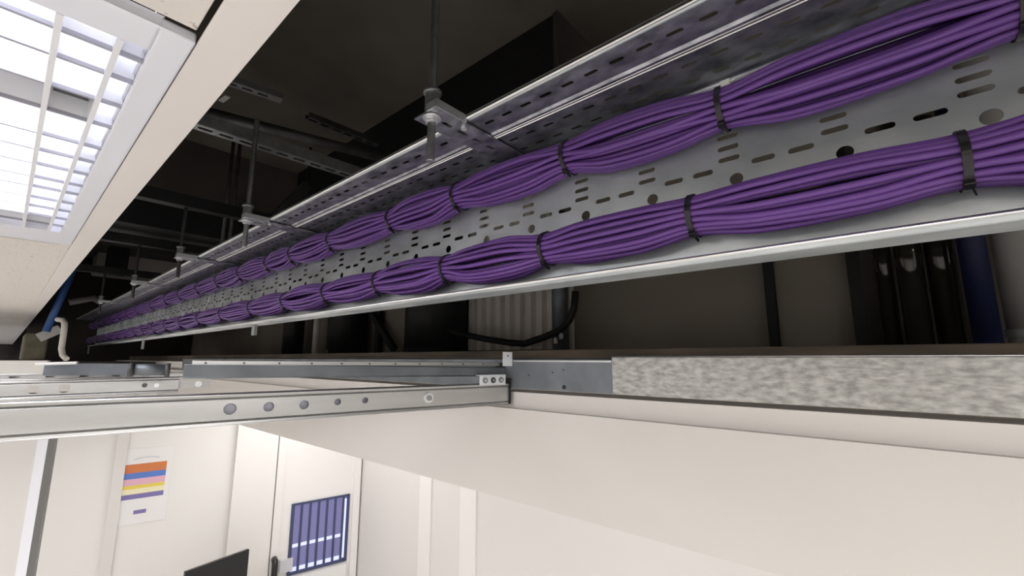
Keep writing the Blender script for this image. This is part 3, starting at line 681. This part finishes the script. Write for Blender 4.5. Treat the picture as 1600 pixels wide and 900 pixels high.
wb(MB(), e0, e0 + wd * .91, zb_ + hg * .37, zb_ + hg * .42, DG - .0008, DG).build('light_streak', 'glow', dr)
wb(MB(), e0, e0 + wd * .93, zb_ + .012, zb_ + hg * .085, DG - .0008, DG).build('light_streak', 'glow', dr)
wb(MB(), e0 - .03, e1 + .005, zb_ - .13, zb_ - .022, DG - .035, DG).build('sill_panel', 'paper', dr)
hp_ = onw(428, 886, DW - .06); he = hp_.dot(E2)
mb = MB(); mb.tube([P(he, DW - .045, hp_.z + .05), P(he, DW - .09, hp_.z + .045), P(he, DW - .095, hp_.z + .02), P(he, DW - .095, hp_.z - .16), P(he, DW - .045, hp_.z - .17)], .022, 12)
mb.build('pull_handle', 'screen', dr)
wb(MB(), he + .04, he + .13, hp_.z - .06, hp_.z + .03, DW - .06, DW - .03).build('lock_plate', 'pgrey', dr)
# poster
po = thing('poster', onw(222, 760, DW - .004), 'white paper notice with orange, blue, pink, yellow and violet bands', 'poster')
DP = DW - .004
pe0, pe1 = onw(181, 760, DP).dot(E2), onw(264, 760, DP).dot(E2); pzt, pzb = onw(224, 700, DP).z, onw(222, 817, DP).z
wb(MB(), pe0, pe1, pzb, pzt, DP, DP + .003).build('sheet', 'paper', po)
se0, se1 = onw(191, 755, DP).dot(E2), onw(257, 755, DP).dot(E2)
yy = [724, 737.5, 746.5, 756.5, 762, 770, 777.5]
zz = [onw(224, y, DP).z for y in yy]
for k, (m_, nm) in enumerate((('orange', 'orange_band'), ('pblue', 'blue_band'), ('pink', 'pink_band'), ('yellow', 'yellow_band'), ('pcream', 'cream_band'), ('violet', 'violet_band'))):
    wb(MB(), se0, se1, zz[k + 1], zz[k], DP - .0012, DP).build(nm, m_, po)
ce = (se0 + se1) / 2; zl = onw(220, 799, DP).z
wb(MB(), ce - .035, ce + .03, zl - .012, zl + .012, DP - .0012, DP).build('footer_mark', 'violet', po)
mb = MB(); zA = onw(224, 718, DP).z
pts = [P(ce + .10 * math.sin(t), DP - .001, zA - .03 + .045 * math.cos(t)) for t in [(-.75 + 1.5 * k / 8) for k in range(9)]]
for a_, b_ in zip(pts, pts[1:]): mb.bar(a_, b_, .0012, .007, ZU)
mb.build('arched_heading', 'pgrey', po)
# aluminium post at left
DQ = 2.6
ps = thing('partition_post', onw(60, 800, DQ), 'upright aluminium partition post, white with a dark grey side, at left', 'post')
skew_box(40, 57, DQ, DQ + .05, -H, -.2).build('white_face', 'frame_white', ps)
skew_box(57.3, 68, DQ, DQ + .05, -H, -.2).build('grey_side', 'alu_dark', ps)
# monitor on a desk
a_, b_ = at(290, 894, Z=-1.28), at(390, 858, Z=-1.28)
mo = thing('monitor', ((a_ + b_) / 2) + V(0, 0, -.45), 'black flat monitor, its top corner showing under the stud', 'monitor')
md = (b_ - a_); W = md.length; md.normalize(); mn = V(-md.y, md.x, 0)
cm = (a_ + b_) / 2 + V(0, 0, -.13) + mn * .012
MB().obox(cm, md * W / 2, mn * .012, (0, 0, .13)).build('casing', 'screen', mo, bevel=.003)
MB().obox(cm + V(0, 0, .004) - mn * .0125, md * (W / 2 - .012), mn * .0008, (0, 0, .115)).build('screen', 'screen', mo)
MB().bar(cm + V(0, 0, -.1) + mn * .02, cm + V(0, 0, -.31) + mn * .02, .05, .02, (1, 0, 0)).build('stand', 'alu_dark', mo)
MB().obox(cm + V(0, 0, -.315), md * .11, mn * .09, (0, 0, .006)).build('foot', 'alu_dark', mo)
dz = cm.z - .322
dkk = thing('desk', (cm.x, cm.y, -H), 'pale laminate desk carrying the black monitor', 'desk')
MB().obox((cm.x, cm.y, dz - .0125), E2 * .6, E1 * .3, (0, 0, .0125)).build('desk_top', 'desk', dkk)
for s in (-1, 1):
    for t in (-1, 1):
        q = V(cm.x, cm.y, 0) + E2 * .56 * s + E1 * .26 * t; MB().box(q.x - .02, q.x + .02, q.y - .02, q.y + .02, -H, dz - .025).build('leg', 'alu_dark', dkk)
# shell of the room
struct(MB().box(-3.3, 2.7, -3.3, 14.1, -H - .1, -H).build('floor', 'floor'), 'grey vinyl floor', 'floor')
struct(MB().box(-3.3, -3.2, -3.2, 14.0, -H, SLAB).build('wall_left', 'wall'), 'white wall on the left side of the room', 'wall')
struct(MB().box(-3.3, 2.7, -3.3, -3.2, -H, SLAB).build('wall_front', 'wall'), 'white wall behind the viewer', 'wall')

# ================================================================ LIGHT
def area(name, loc, sx, sy, power, col=(1, .985, .97)):
    l = bpy.data.lights.new(name, 'AREA'); l.shape = 'RECTANGLE'; l.size = sx; l.size_y = sy; l.energy = power; l.color = col
    o = bpy.data.objects.new(name, l); C.objects.link(o); o.location = (loc[0], loc[1], loc[2] + H); return o
for x, y, p in ((-1.6, -1.2, 40), (-1.6, 1.2, 40), (-1.6, 3.0, 14), (-1.3, 6.2, 26), (-1.3, 9.5, 30), (-1.3, 12.5, 24), (-.25, -1.5, 36)):  # added area lights out of view, filling the main room
    area('unseen_fill_light', (x, y, ZC - .01), .55, 1.15, p)
for x, y, p in ((1.42, 2.95, 12), (1.5, .9, 6), (1.5, -1.2, 3)):  # added unseen lights brightening the room beyond the bulkhead
    area('unseen_fill_light', (x, y, -.065), .55, 1.1, p)
w = bpy.data.worlds.new('world'); scene.world = w; w.use_nodes = True
w.node_tree.nodes['Background'].inputs[0].default_value = (.8, .85, 1, 1); w.node_tree.nodes['Background'].inputs[1].default_value = .3
vs = scene.view_settings; vs.view_transform = 'Standard'; vs.look = 'None'; vs.exposure = 0; vs.gamma = 1; vs.use_curve_mapping = False
scene.cycles.max_bounces = 12; scene.cycles.diffuse_bounces = 6
for o in bpy.data.objects:
    if '_o' in o: del o['_o']
